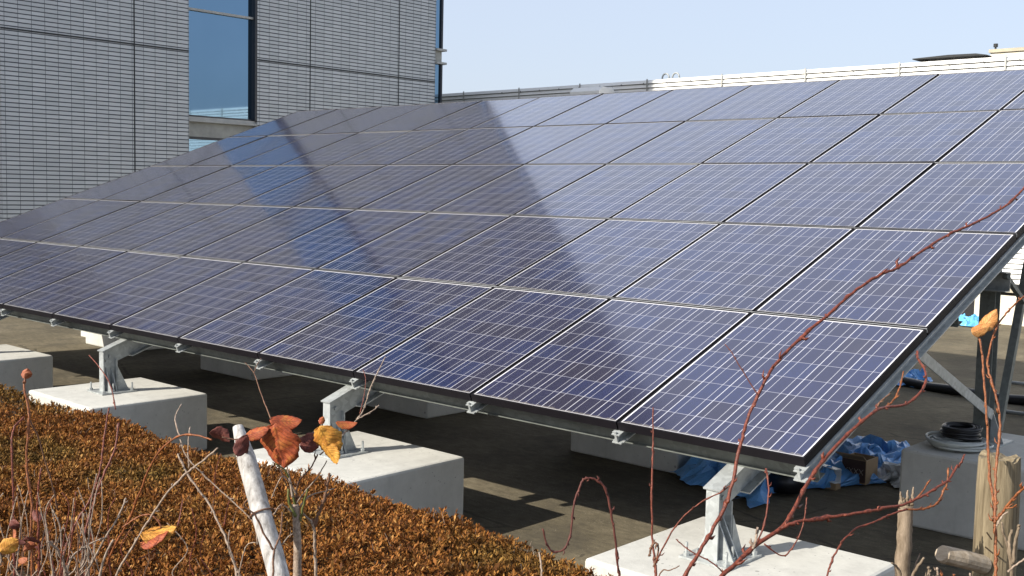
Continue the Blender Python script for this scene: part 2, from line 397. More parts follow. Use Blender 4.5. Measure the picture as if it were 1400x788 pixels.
for i in range(-1, 6):                          # narrow corner glazing at the far end of the facade
    z0 = 4.52 + 3.72*i; z1 = z0 + 3.36
    fr = MB(); fr.box((XF-0.2, YE-0.055, z0), (XF+0.01, YE, z1))
    w = fr.build('corner_window', M['darkframe'], B)
    p = MB(); p.box((XF-0.2, YC+0.003, z0), (XF-0.03, YE-0.055, z1)); p.build('pane', M['glass'], w)
    for zz in (z0-0.05, z1):
        q = MB(); q.box((XF-0.2, YC+0.002, zz), (XF+0.06, YE+0.09, zz+0.05)); q.build('ledge', M['frame'], w)
    q = MB(); q.box((XF-0.2, YC+0.003, z1+0.05), (XF-0.015, YE-0.01, z1+0.31)); q.build('spandrel', M['spandrel'], w)

# ------------------------------------------------------------------ louvred plant screen behind the array
YS = 16.2
SC = thing('louvre_screen', (-5, YS+0.3, ZG), 'long white louvred screen wall running behind the solar array', 'wall')
def louvres(x0, x1, z0, z1, name, mat):
    m_ = MB(); p = 0.0915; z = z1
    while z - p > z0:
        m_.prism([(YS+0.02, z), (YS+0.008, z-0.001), (YS-0.032, z-p+0.018), (YS-0.026, z-p+0.013), (YS+0.02, z-p+0.018)], x0, x1)
        z -= p
    o = m_.build(name, mat, SC)
    b_ = MB(); b_.box((x0, YS+0.021, z), (x1, YS+0.10, z1-0.004)); b_.build('backing_sheet', M['louvreback'], o)
    return o
louvres(-22.0, 12.0, -0.30, 3.745, 'louvre_panel', M['white'])
for i in range(-5, 9):
    x = -12.515 + 1.93*i
    q = MB(); q.box((x-0.014, YS-0.05, 3.36), (x+0.014, YS-0.034, 3.765)); q.build('joint_cover', M['frame'], SC)
for i in range(-8, 20):
    x = -12.0 + 0.62*i
    q = MB(); q.box((x-0.016, YS-0.03, 3.655), (x+0.016, YS-0.018, 3.685)); q.build('fixing_bolt', M['darkframe'], SC)
q = MB(); q.box((-22, YS-0.06, -0.42), (12, YS+0.10, -0.345)); q.build('ledge', M['beige'], SC)
q = MB(); q.box((-22, YS+0.03, -0.48), (12, YS+0.10, -0.42)); q.box((-22, YS+0.03, -0.345), (12, YS+0.1, -0.30)); q.build('shadow_gap', M['dark'], SC)
q = MB(); q.box((-22, YS-0.02, ZG), (-5.52, YS+0.10, -0.48)); q.box((-5.06, YS-0.02, ZG), (12, YS+0.10, -0.48)); q.build('plinth_wall', M['cream'], SC)
q = MB(); q.box((-5.52, YS+0.08, ZG), (-5.06, YS+0.10, -0.48)); q.build('vent_opening', M['dark'], SC)
for x in (-5.0, -3.3, -1.6, 0.1, -8.4):
    q = MB(); q.box((x-0.08, YS-0.07, ZG), (x+0.08, YS-0.022, -0.485)); q.build('pilaster', M['cream'], SC)
for i, x in enumerate((-12.22, -11.95)):
    q = MB(); q.tube([(x+0.09*math.cos(a), 16.45, 3.80+0.095*math.sin(a)) for a in [math.pi*j/12 for j in range(13)]] , 0.018, 8)
    q.tube([(x-0.09, 16.45, 3.80), (x-0.09, 16.45, 3.0)], 0.018, 8); q.tube([(x+0.09, 16.45, 3.80), (x+0.09, 16.45, 3.7)], 0.018, 8)
    tag(q.build('gooseneck_pipe', M['conduit'], smooth=True), ['small arched vent pipe on the white screen, nearer the tiled building', 'small arched vent pipe on the white screen, farther from the tiled building'][i], 'pipe', 'arched vent pipes on the screen')
q = MB(); q.prism([(15.5, 3.30), (15.5, 3.50), (15.62, 3.60), (16.0, 3.60), (16.15, 3.45), (16.15, 3.30)], -14.2, -13.35)
hood = thing('vent_hood', (-13.8, 15.85, ZG), 'small white vent hood on a stand against the shaded white louvres', 'vent hood')
q.build('cowl', M['white'], hood, bevel=0.01)
q = MB(); q.box((-13.95, 15.7, ZG), (-13.6, 16.0, 3.31)); q.build('stand', M['louvre_grey'], hood)
sh = thing('plant_shed', (-7.2, 20.8, ZG), 'cream rooftop shed with thin dark overhanging roof behind the white screen', 'shed')
q = MB(); q.box((-7.75, 20, ZG), (-6.60, 21.6, 4.262)); q.build('wall', M['white'], sh)
q = MB(); q.prismy([(-7.98, 4.263), (-7.98, 4.285), (-7.2, 4.315), (-6.62, 4.305), (-6.40, 4.265), (-6.40, 4.25), (-6.60, 4.263)], 19.7, 21.9); q.build('roof', M['joint'], sh)
hb = thing('penthouse_block', (-4.3, 21, ZG), 'plain cream penthouse block rising behind the screen at far right', 'building')
q = MB(); q.box((-6.42, 20, ZG), (-1.5, 22.5, 4.33)); q.build('wall', M['cream'], hb)
q = MB(); q.box((-6.45, 19.96, 4.331), (-1.46, 22.54, 4.40)); q.build('parapet_cap', M['beige'], hb)
q = MB(); q.tube([(-6.36, 20.1, 4.40), (-6.36, 20.1, 4.46)], 0.02, 8); q.tube([(-6.36, 20.1, 4.46), (-6.36, 20.1, 4.53)], 0.045, 8); q.build('roof_lamp', M['joint'], hb)

# ------------------------------------------------------------------ concrete footing blocks
def block(x0, x1, y0, y1, ztop, label, grp):
    o = MB(); o.box((x0, y0, ZG), (x1, y1, ztop))
    t_ = bpy.data.objects.new('concrete_block', None)
    ob = o.build('concrete_block', M['block'], bevel=0.018)
    # give it its own origin
    c = Vector(((x0+x1)/2, (y0+y1)/2, ZG)); ob.data.transform(Matrix.Translation(-c)); ob.location = c
    bpy.data.objects.remove(t_)
    return tag(ob, label, 'concrete block', grp)
FX = [-0.33, -3.11, -6.02, -8.72, -11.5]
fl = ['front concrete footing block nearest the right corner of the array, red canes before it',
      'front concrete footing block right behind the white wooden stake',
      'front concrete footing block behind the hedge, second from the left edge',
      'front concrete footing block cut by the left edge of the photo',
      'front concrete footing block under the far left end of the array']
for x, l in zip(FX, fl): block(x-0.52, x+0.52, -0.41, 0.575, -0.54, l, 'concrete footing blocks in the front row')
RX = [-0.19, -2.97, -5.76, -8.55, -11.35]
rl = ['rear concrete block carrying the cable coil behind the tan wooden post', 'shaded rear concrete block with blue tarpaulin against its side',
      'shaded rear concrete block seen above the second front block', 'shaded rear concrete block deep under the left half of the array', 'rear concrete block below the far left end of the array']
for x, l in zip(RX, rl): block(x-0.53, x+0.53, 2.72, 3.79, -0.50, l, 'concrete footing blocks in the rear row')

# ------------------------------------------------------------------ mounting rack
R = thing('mounting_rack', (-6, 1.7, -0.54), 'galvanised steel rack of posts, sloped beams and rails under the solar panels', 'mounting frame')
KX = [-0.42, -3.2, -6.06, -8.78, -11.56]
def sbar(x0, x1, s0, s1, n0, n1, o):           # box along the slope
    o.add([PN(x, s_, nn) for x in (x0, x1) for s_ in (s0, s1) for nn in (n0, n1)],
          [(0,1,3,2),(4,6,7,5),(0,4,5,1),(2,3,7,6),(0,2,6,4),(1,5,7,3)])
for i in range(13):
    x = -1.0*i + (-0.022 if i == 0 else 0.003)
    q = MB()
    sbar(x-0.028, x+0.028, -0.012, 6.69, -0.051, -0.047, q); sbar(x-0.003, x+0.003, -0.012, 6.69, -0.094, -0.051, q); sbar(x-0.034, x+0.034, -0.012, 6.69, -0.099, -0.094, q)
    r = q.build('slope_rail', M['galv'], R)
    q = MB(); sbar(x-0.024, x+0.024, -0.026, -0.014, -0.056, -0.051, q); sbar(x-0.006, x+0.006, -0.026, -0.015, -0.094, -0.056, q); sbar(x-0.028, x+0.028, -0.028, -0.014, -0.100, -0.094, q)
    sbar(x-0.005, x+0.005, -0.024, -0.016, -0.051, -0.038, q)
    q.build('end_clamp', M['galv'], r)
for s0 in (0.12, 1.75, 3.3, 5.0, 6.5):
    q = MB(); sbar(-12.02, -0.01, s0-0.004, s0+0.004, -0.17, -0.102, q); sbar(-12.02, -0.01, s0+0.004, s0+0.05, -0.106, -0.102, q); sbar(-12.02, -0.01, s0-0.022, s0+0.05, -0.1745, -0.1705, q)
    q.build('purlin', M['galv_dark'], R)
for k_ in range(1, 5):
    s1 = 1.3348*k_; q = MB(); sbar(-11.995, -0.004, s1-0.0034, s1+0.0034, -0.022, -0.0015, q); q.build('row_strip', M['strip'], R)
ZB = -0.54
for i, x in enumerate(KX):
    q = MB()
    sbar(x-0.045, x+0.045, -0.115, 6.45, -0.183, -0.175, q); sbar(x-0.0035, x+0.0035, -0.10, 6.45, -0.312, -0.183, q); sbar(x-0.05, x+0.05, 0.10, 6.45, -0.320, -0.312, q)
    q.build('sloped_beam', M['galv'], R)
    # short front column with gussets
    q = MB(); f0 = -0.035; zf = PN(0, -0.085, -0.186).z
    q.box((x-0.034, f0, ZB+0.012), (x+0.034, f0+0.009, zf))
    yb = 0.075
    q.prism([(f0+0.009, ZB+0.012), (yb, ZB+0.012), (yb, PN(0, 0.055, -0.30).z), (f0+0.009, PN(0, -0.07, -0.30).z)], x-0.0045, x+0.0045)
    q.box((x-0.034, yb, ZB+0.012), (x+0.034, yb+0.009, PN(0, 0.06, -0.318).z))
    c_ = q.build('front_post', M['galv'], R)
    q = MB(); q.box((x-0.13, f0-0.06, ZB+0.001), (x+0.13, yb+0.12, ZB+0.012)); q.build('base_plate', M['galv'], c_)
    q = MB()
    for sx in (-1, 1):
        xa, xb = x + sx*0.006, x + sx*0.10
        for yy in (0.0, 0.045):
            q.prismy([(xa, ZB+0.0125), (xb, ZB+0.0125), (xa, ZB+0.20)], yy-0.004, yy+0.004)
        q.prism([(yb+0.0095, ZB+0.0125), (yb+0.10, ZB+0.0125), (yb+0.0095, ZB+0.20)], x+sx*0.035-0.004, x+sx*0.035+0.004)
    q.build('gusset', M['galv'], c_)
    for bx, by in ((-0.105, -0.07), (0.105, -0.07), (-0.105, 0.17), (0.105, 0.17), (0.08, 0.022)):
        q = MB(); q.tube([(x+bx, by, ZB+0.0125), (x+bx, by, ZB+0.028)], 0.015, 6); q.tube([(x+bx, by, ZB+0.028), (x+bx, by, ZB+0.075)], 0.007, 6); q.build('anchor_bolt', M['galv'], c_)
    # bolt through the mitre
    q = MB(); q.tube([(x+0.004, 0.03, -0.255), (x+0.02, 0.03, -0.255)], 0.014, 6); q.build('splice_bolt', M['galv'], R)
    # rear column, tie stub and V braces
    zb = -0.50; yc = 3.34
    q = MB(); zt = PN(0, yc/CT, -0.322/1).z - 0.02
    q.box((x-0.05, yc-0.05, zb+0.012), (x+0.05, yc-0.042, zt)); q.box((x-0.05, yc+0.042, zb+0.012), (x+0.05, yc+0.05, zt)); q.box((x-0.0035, yc-0.042, zb+0.012), (x+0.0035, yc+0.042, zt))
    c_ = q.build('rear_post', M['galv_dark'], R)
    q = MB(); q.box((x-0.15, yc-0.17, zb+0.001), (x+0.15, yc+0.17, zb+0.012)); q.build('base_plate', M['galv'], c_)
    q = MB(); q.prism([(yc+0.0505, zb+0.0125), (yc+0.15, zb+0.0125), (yc+0.0505, zb+0.24)], x-0.03, x-0.022); q.prismy([(x+0.0512, zb+0.0125), (x+0.14, zb+0.0125), (x+0.0512, zb+0.24)], yc-0.004, yc+0.004); q.build('gusset', M['galv'], c_)
    q = MB(); q.box((x-0.16, yc-0.14, 0.655), (x+0.14, yc-0.052, 0.662)); q.box((x-0.16, yc-0.058, 0.54), (x+0.14, yc-0.0515, 0.655)); q.box((x-0.16, yc-0.14, 0.533), (x+0.14, yc-0.052, 0.54)); q.build('bracket', M['galv'], R)
    q = MB(); q.bar((x+0.07, 1.72, 0.36), (x+0.07, 3.30, -0.30), 0.008, 0.065); q.build('brace', M['galv'], R)
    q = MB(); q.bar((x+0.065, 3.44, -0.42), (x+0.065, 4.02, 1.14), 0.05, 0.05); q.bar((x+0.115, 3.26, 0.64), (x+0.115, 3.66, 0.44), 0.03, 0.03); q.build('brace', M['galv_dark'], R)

for x, sg in ((-2.02, 0.06), (-4.6, 0.05), (-7.3, 0.07)):
    q = MB(); pts = [PN(x+0.30*(j/10-0.5), 0.22+0.02*math.sin(j), -0.17-sg*(1-(2*j/10-1)**2)) for j in range(11)]
    q.tube(pts, 0.006, 6); q.tube([p+Vector((0.01, 0.03, -0.012)) for p in pts], 0.006, 6); q.build('cable_loop', M['cable'], R, smooth=True)
# ------------------------------------------------------------------ solar panels
PW, PL, FT = 0.991, 1.323, 0.042
def make_panel():
    t_ = thing('solar_panel', (0, 0, 0), 'x', 'solar panel', 'solar panels of the tilted array', rot=(TH, 0, 0))
    fw = 0.0095
    q = MB()
    q.box((0, 0, -FT), (PW, fw, 0)); q.box((0, PL-fw, -FT), (PW, PL, 0)); q.box((0, fw, -FT), (fw, PL-fw, 0)); q.box((PW-fw, fw, -FT), (PW, PL-fw, 0))
    fr = q.build('frame', M['black'], t_, local=True)
    q = MB(); q.box((fw, fw, -0.009), (PW-fw, PL-fw, -0.003)); q.build('cell_glass', M['cells'], t_, local=True)
    q = MB(); q.box((PW/2-0.06, PL-0.25, -0.034), (PW/2+0.06, PL-0.12, -0.0095)); q.build('junction_box', M['black'], t_, local=True)
    return t_
ORD = ['first', 'second', 'third', 'fourth', 'fifth', 'sixth', 'seventh', 'eighth', 'ninth', 'tenth', 'eleventh', 'twelfth']
ROW = ['bottom', 'second lowest', 'middle', 'second highest', 'top']
proto = make_panel()
for r_ in range(5):
    for c_ in range(12):
        loc = PN(-1.0*(c_+1) + 0.0045, r_*1.3348 + 0.006, 0)
        lab = 'blue polycrystalline solar panel in the %s row, %s from the right end' % (ROW[r_], ORD[c_])
        if r_ == 0 and c_ == 0: proto.location = loc; proto['label'] = lab
        else:
            o = dup(proto, loc, lab); o.rotation_euler = (TH+rnd.gauss(0, 0.0011), rnd.gauss(0, 0.0011), 0)

# ------------------------------------------------------------------ loose things on the deck
def crumple(name, quad, mat, seed, h, label, cat, nx=26, ny=18, group=None, lift=0.006):
    """a sheet lying in folds over a quad of ground points"""
    rr = random.Random(seed); q = MB()
    ph = [(rr.uniform(2, 9), rr.uniform(2, 9), rr.uniform(0, 6.3), rr.uniform(0.3, 1)) for _ in range(9)]
    a, b_, c, d = [Vector(p) for p in quad]
    vs = []
    for j in range(ny):
        for i in range(nx):
            u, v = i/(nx-1), j/(ny-1)
            p = a.lerp(b_, u).lerp(d.lerp(c, u), v)
            z = sum(w*abs(math.sin(fx*u*2+fy*v*2+o)) for fx, fy, o, w in ph)/len(ph)
            e = min(1.0, 5*min(u, 1-u, v, 1-v)+0.12)
            jit = 0.09*math.sin(7*u+ph[0][2])*(1 if j in (0, ny-1) else 0.4) + 0.06*math.sin(17*u+ph[1][2])
            p = p + Vector((0.07*math.sin(9*v+ph[2][2]) + rr.uniform(-.01, .01), jit*0.6 + rr.uniform(-.012, .012), 0))
            vs.append((p.x, p.y, p.z + lift + h*(z**2.0)*2.2*e + rr.uniform(0, 0.10*h)*e))
    q.add(vs, [(j*nx+i, j*nx+i+1, (j+1)*nx+i+1, (j+1)*nx+i) for j in range(ny-1) for i in range(nx-1)])
    cx = sum((Vector(p) for p in quad), Vector())/4
    o = q.build(name, mat); o.data.transform(Matrix.Translation(-cx)); o.location = cx
    so = o.modifiers.new('thickness', 'SOLIDIFY'); so.thickness = 0.003
    return tag(o, label, cat, group)
crumple('tarpaulin', [(-2.50, 2.66, ZG), (-1.55, 2.30, ZG), (-1.62, 3.15, ZG), (-2.42, 3.45, ZG)], M['tarp'], 3, 0.36, 'crumpled blue tarpaulin heaped beside the shaded rear concrete block', 'tarpaulin', group='blue tarpaulins on the deck')
crumple('tarpaulin', [(-1.72, 2.45, ZG), (-1.20, 3.62, ZG), (-1.55, 3.95, ZG), (-1.95, 3.1, ZG)], M['tarp'], 5, 0.16, 'long blue tarpaulin strip trailing towards the cardboard box', 'tarpaulin', group='blue tarpaulins on the deck')
crumple('tarpaulin', [(-1.75, 3.85, ZG), (-1.05, 3.95, ZG), (-1.45, 4.95, ZG), (-2.15, 4.5, ZG)], M['tarp'], 8, 0.20, 'blue tarpaulin spread behind the cardboard box, left of the cable coil', 'tarpaulin', group='blue tarpaulins on the deck')
crumple('tarpaulin', [(-3.35, 8.05, ZG), (-2.85, 8.15, ZG), (-2.95, 8.85, ZG), (-3.5, 8.6, ZG)], M['tarp'], 11, 0.34, 'small bright blue tarpaulin bundle far back beside the black hose', 'tarpaulin', group='blue tarpaulins on the deck')
crumple('tarpaulin', [(-5.6, 14.9, ZG), (-4.6, 15.3, ZG), (-4.7, 15.9, ZG), (-5.6, 15.7, ZG)], M['tarplight'], 15, 0.34, 'light blue sunlit sheet piled at the foot of the cream plinth', 'tarpaulin', group='blue tarpaulins on the deck')
crumple('plastic_film', [(-1.30, 3.66, ZG), (-1.10, 3.60, ZG), (-1.05, 3.95, ZG), (-1.30, 4.0, ZG)], M['clear'], 21, 0.22, 'crumpled pale plastic film spilling out beside the cardboard box', 'plastic film', 14, 12)
bx = thing('cardboard_box', (-1.365, 3.54, ZG), 'small open cardboard box with dark brown printed face on the blue tarpaulin', 'box')
bx.rotation_euler = (0, 0, 0)
q = MB(); x0, x1, y0, y1, zt = -1.46, -1.27, 3.44, 3.64, ZG+0.20
for a, b_ in (((x0, y0, ZG+0.02), (x1, y0+0.008, zt)), ((x0, y1-0.008, ZG+0.02), (x1, y1, zt)), ((x0, y0+0.008, ZG+0.02), (x0+0.008, y1-0.008, zt)), ((x1-0.008, y0+0.008, ZG+0.02), (x1, y1-0.008, zt)), ((x0+0.008, y0+0.008, ZG+0.02), (x1-0.008, y1-0.008, ZG+0.03))): q.box(a, b_)
q.build('carton', M['card'], bx)
q = MB(); q.box((x0+0.004, y0-0.004, ZG+0.03), (x1-0.004, y0-0.0005, zt-0.006)); pf = q.build('printed_face', M['carddark'], bx)
q = MB()
for i in range(4):
    for s_ in (-1, 1):
        xx = x0+0.035+0.04*i; q.bar((xx-0.015*s_, y0-0.006, ZG+0.09), (xx+0.015*s_, y0-0.006, ZG+0.13), 0.002, 0.008, Vector((0, 1, 0)))
q.build('print_mark', M['print'], pf)
q = MB(); q.add([(x0, y0, zt), (x1, y0, zt), (x1+0.02, y0-0.10, zt+0.05), (x0-0.02, y0-0.10, zt+0.05)], [(0, 1, 2, 3)]); fl_ = q.build('flap', M['card'], bx); fl_.modifiers.new('t', 'SOLIDIFY').thickness = 0.005
ch = thing('steel_channel', (-1.6, 3.3, ZG), 'short galvanised steel channel offcut lying over the tarpaulin by the box', 'steel channel')
q = MB()
A_, B_ = Vector((-1.80, 3.34, ZG+0.12)), Vector((-1.35, 3.20, ZG+0.115))
up = Vector((0, 0, 1)); sd_ = (B_-A_).normalized().cross(up)
q.bar(A_, B_, 0.004, 0.10); q.bar(A_+up*0.05+sd_*0.03, B_+up*0.05+sd_*0.03, 0.06, 0.004); q.bar(A_-up*0.05+sd_*0.03, B_-up*0.05+sd_*0.03, 0.06, 0.004)
q.build('channel_web', M['conduitpale'], ch)
for t0 in (0.15, 0.85):
    p = A_.lerp(B_, t0); q = MB(); q.box((p.x-0.04, p.y-0.04, ZG+0.004), (p.x+0.04, p.y+0.04, p.z-0.055)); q.build('wooden_packer', M['card'], ch)
q = MB(); rr = random.Random(4)
for i in range(14):
    a = rr.uniform(0, 6.28); p = Vector((-1.60+0.07*math.cos(a), 2.85+0.07*math.sin(a), ZG+0.10))
    q.tube([p, p+Vector((rr.uniform(-.06, .06), rr.uniform(-.06, .06), 0.16)), p+Vector((rr.uniform(-.12, .12), rr.uniform(-.12, .12), 0.10))], [0.03, 0.035, 0.012], 6)
q.tube([(-1.60, 2.85, ZG+0.03), (-1.60, 2.85, ZG+0.13), (-1.60, 2.85, ZG+0.2)], [0.13, 0.14, 0.06], 10)
tag(q.build('rubbish_bag', M['cable'], smooth=True), 'small black crumpled bag on the blue tarpaulin under the right panel', 'bag')
# coils on the right block
def ring(q, c, r, rt, n=36, wob=0.0, seed=0, tilt=0.0):
    rr = random.Random(seed); a0 = rr.uniform(0, 6)
    q.tube([(c[0]+r*math.cos(a)*(1+wob*math.sin(3*a+a0)), c[1]+r*math.sin(a)*(1+wob*math.cos(2*a+a0)), c[2]+tilt*math.sin(a+a0)) for a in [2*math.pi*i/n for i in range(n)]], rt, 6, closed=True)
cc = (-0.47, 3.03)
q = MB(); rr = random.Random(2)
for i in range(16): ring(q, (cc[0]+rr.uniform(-.02, .03), cc[1]+rr.uniform(-.03, .03), -0.489+0.010*(i//3)), 0.10+0.012*(i % 8), 0.009, 34, 0.06, i, 0.006)
tag(q.build('hose_coil', M['hose'], smooth=True), 'flat coil of pale grey hose lying on the rear concrete block', 'hose')
q = MB()
for i in range(18): ring(q, (cc[0]+0.01+rr.uniform(-.012, .012), cc[1]+0.02+rr.uniform(-.012, .012), -0.42+0.012*(i//3)), 0.090+0.013*(i % 3), 0.0095, 34, 0.03, i+40, 0.005)
tag(q.build('cable_coil', M['cable'], smooth=True), 'thick black cable coil lying on top of the pale hose coil', 'cable')
q = MB(); pts = [(-3.3+0.22*i, 8.15-0.028*i+0.05*math.sin(0.9*i), ZG+0.05+0.012*math.sin(1.7*i)) for i in range(22)]
q.tube(pts, 0.055, 8); tag(q.build('drain_hose', M['cable'], smooth=True), 'thick black hose snaking across the shaded deck behind the array', 'hose')
for yy, l, r, x0 in ((9.25, 'thin grey conduit on the deck, farther of two behind the black hose', 0.022, -2.2), (7.25, 'thin grey conduit on the deck, nearer one before the black hose', 0.022, -1.62)):
    q = MB(); q.tube([(x0, yy, ZG+0.03), (3.5, yy+0.5, ZG+0.03)], r, 8)
    for i in range(4):
        xx = x0+0.4+1.1*i; q.box((xx, yy-0.05+0.5*(xx-x0)/(3.5-x0), ZG+0.001), (xx+0.05, yy+0.05+0.5*(xx-x0)/(3.5-x0), ZG+0.015))
    tag(q.build('conduit_pipe', M['conduit'], smooth=True), l, 'pipe', 'conduits on the deck')
q = MB(); q.box((-12.62, 3.02, ZG), (-11.45, 3.32, ZG+0.15)); o = q.build('kerb_block', M['block'], bevel=0.012)
tag(o, 'small sunlit white kerb block on the deck under the far left panels', 'kerb block')

# ------------------------------------------------------------------ clipped hedge
import numpy as np
def fbm(x, y, seed, oct=4, f0=1.0):
    rs = np.random.RandomState(seed); out = np.zeros_like(x); amp = 1.0; f = f0
    for _ in range(oct):
        for _ in range(3):
            a = rs.uniform(0, 2*np.pi); ph = rs.uniform(0, 6.3)
            out += amp*np.sin((x*np.cos(a)+y*np.sin(a))*f+ph+1.3*np.sin(0.7*f*(x*np.sin(a)-y*np.cos(a))+ph*2))/3
        amp *= 0.5; f *= 2.05
    return out
HY0, HY1 = -3.1, -0.73          # front and back of the hedge
def hedge_pos(u, x, inset=0.0):
    """section outline: u 0..1 runs from the foot at the back over the top to the foot in front"""
    rad = 0.26; ztop = -0.375 + 0.05*np.clip((-x-3.5)/3.0, 0, 1); zfoot = -0.95; zfront = -0.65
    zt0 = -0.375; L = np.array([zt0-rad-zfoot, rad*np.pi/2, (HY1-HY0)-2*rad, rad*np.pi/2, zt0-rad-zfront]); C = np.concatenate([[0], np.cumsum(L)]); s = u*C[-1]
    y = np.zeros_like(s); z = np.zeros_like(s); ny = np.zeros_like(s); nz = np.zeros_like(s)
    k = s < C[1]; y[k] = HY1; z[k] = zfoot+s[k]+(ztop[k]-zt0)*s[k]/C[1]; ny[k] = 1
    k = (s >= C[1]) & (s < C[2]); a = (s[k]-C[1])/rad; y[k] = HY1-rad+rad*np.cos(a); z[k] = ztop[k]-rad+rad*np.sin(a); ny[k] = np.cos(a); nz[k] = np.sin(a)
    k = (s >= C[2]) & (s < C[3]); y[k] = HY1-rad-(s[k]-C[2]); z[k] = ztop[k]; nz[k] = 1
    k = (s >= C[3]) & (s < C[4]); a = (s[k]-C[3])/rad; y[k] = HY0+rad-rad*np.sin(a); z[k] = ztop[k]-rad+rad*np.cos(a); ny[k] = -np.sin(a); nz[k] = np.cos(a)
    k = s >= C[4]; y[k] = HY0; z[k] = ztop[k]-rad-(s[k]-C[4]); ny[k] = -1
    d = 0.055*fbm(x, s, 5, 4, 2.2) + 0.016*fbm(x, s, 9, 2, 17.0) + 0.022*fbm(x, s, 11, 1, 62.0) + 0.016*fbm(x, s, 13, 2, 150.0) - inset
    return np.stack([x, y+ny*d, z+nz*d], -1), np.stack([np.zeros_like(x), ny, nz], -1)
H = thing('hedge', (-5.5, -1.9, -0.95), 'low clipped hedge with bronze and olive winter foliage in front of the array', 'hedge')
HXa, HXb = -13.0, 1.1
nu, nx = 40, 200
U, X = np.meshgrid(np.linspace(0, 1, nu), np.linspace(HXa, HXb, nx), indexing='ij')
P, _ = hedge_pos(U.ravel(), X.ravel(), 0.06)
q = MB(); q.add(P.tolist(), [(i*nx+j, i*nx+j+1, (i+1)*nx+j+1, (i+1)*nx+j) for i in range(nu-1) for j in range(nx-1)])
q.build('twig_core', M['hedgecore'], H, smooth=True)
rs = np.random.RandomState(3)
def sprigs(count, xa, xb, ua, ub, size, leaves):
    u = rs.uniform(ua, ub, count); x = rs.uniform(xa, xb, count)
    P, N = hedge_pos(u, x, 0.0)
    P = P + N*rs.uniform(-0.03, 0.016, (count, 1))
    out_v = []; big = np.exp(rs.normal(0, 0.22, (count, 1)))
    for k in range(leaves):
        a = rs.uniform(0, 2*np.pi, count); el = rs.uniform(0.25, 1.25, count)
        # tangent frame round a growth axis leaning upwards
        ax = N + np.array([0, 0, 0.5]) + rs.normal(0, 0.45, (count, 3)); ax /= np.linalg.norm(ax, axis=1, keepdims=True)
        t1 = np.cross(ax, np.array([0.3, 0.9, 0.2])); t1 /= np.linalg.norm(t1, axis=1, keepdims=True); t2 = np.cross(ax, t1)
        rad = t1*np.cos(a)[:, None] + t2*np.sin(a)[:, None]
        d = ax*np.sin(el)[:, None] + rad*np.cos(el)[:, None]
        w = np.cross(d, ax); w /= (np.linalg.norm(w, axis=1, keepdims=True)+1e-9)
        L = size*rs.uniform(0.6, 1.5, (count, 1))*big; W = L*0.15
        base = P + d*L*0.1; mid = P + d*L*0.6 + ax*L*0.05; tip = P + d*L
        out_v.append(np.stack([base, mid+w*W, tip, mid-w*W], 1))
    return np.concatenate(out_v, 0)
V = np.concatenate([sprigs(100000, -4.6, 0.6, 0.02, 0.72, 0.0175, 6), sprigs(30000, -13.0, -4.6, 0.02, 0.8, 0.024, 6), sprigs(4000, 0.6, 1.1, 0.02, 0.9, 0.022, 5), sprigs(4000, -4.6, 0.6, 0.72, 1.0, 0.03, 5)], 0)
V = V - np.array(H.location)
me = bpy.data.meshes.new('foliage'); nq = len(V)
me.vertices.add(nq*4); me.vertices.foreach_set('co', V.reshape(-1).astype(np.float32))
me.loops.add(nq*4); me.loops.foreach_set('vertex_index', np.arange(nq*4, dtype=np.int32))
me.polygons.add(nq); me.polygons.foreach_set('loop_start', np.arange(0, nq*4, 4, dtype=np.int32))
me.update(calc_edges=True); me.materials.append(M['hedge'])
fo = bpy.data.objects.new('foliage', me); COL.objects.link(fo); fo.parent = H

q = MB(); rr = random.Random(77)
for i in range(420):
    u = rr.uniform(0.12, 0.7); x = rr.uniform(-6.5, 0.5)
    p_, n_ = hedge_pos(np.array([u]), np.array([x]), 0.03); p = Vector(p_[0]); d = (Vector(n_[0]) + Vector((rr.gauss(0, .5), rr.gauss(0, .5), 0.7))).normalized()
    l = rr.uniform(0.05, 0.10); k_ = Vector((rr.gauss(0, .01), rr.gauss(0, .01), 0))
    q.tube([p, p+d*l*0.5+k_, p+d*l], [0.0016, 0.0013, 0.0006], 4, cap=False)
tw = q.build('dead_twigs', M['pale'], H); tw['kind'] = 'stuff'
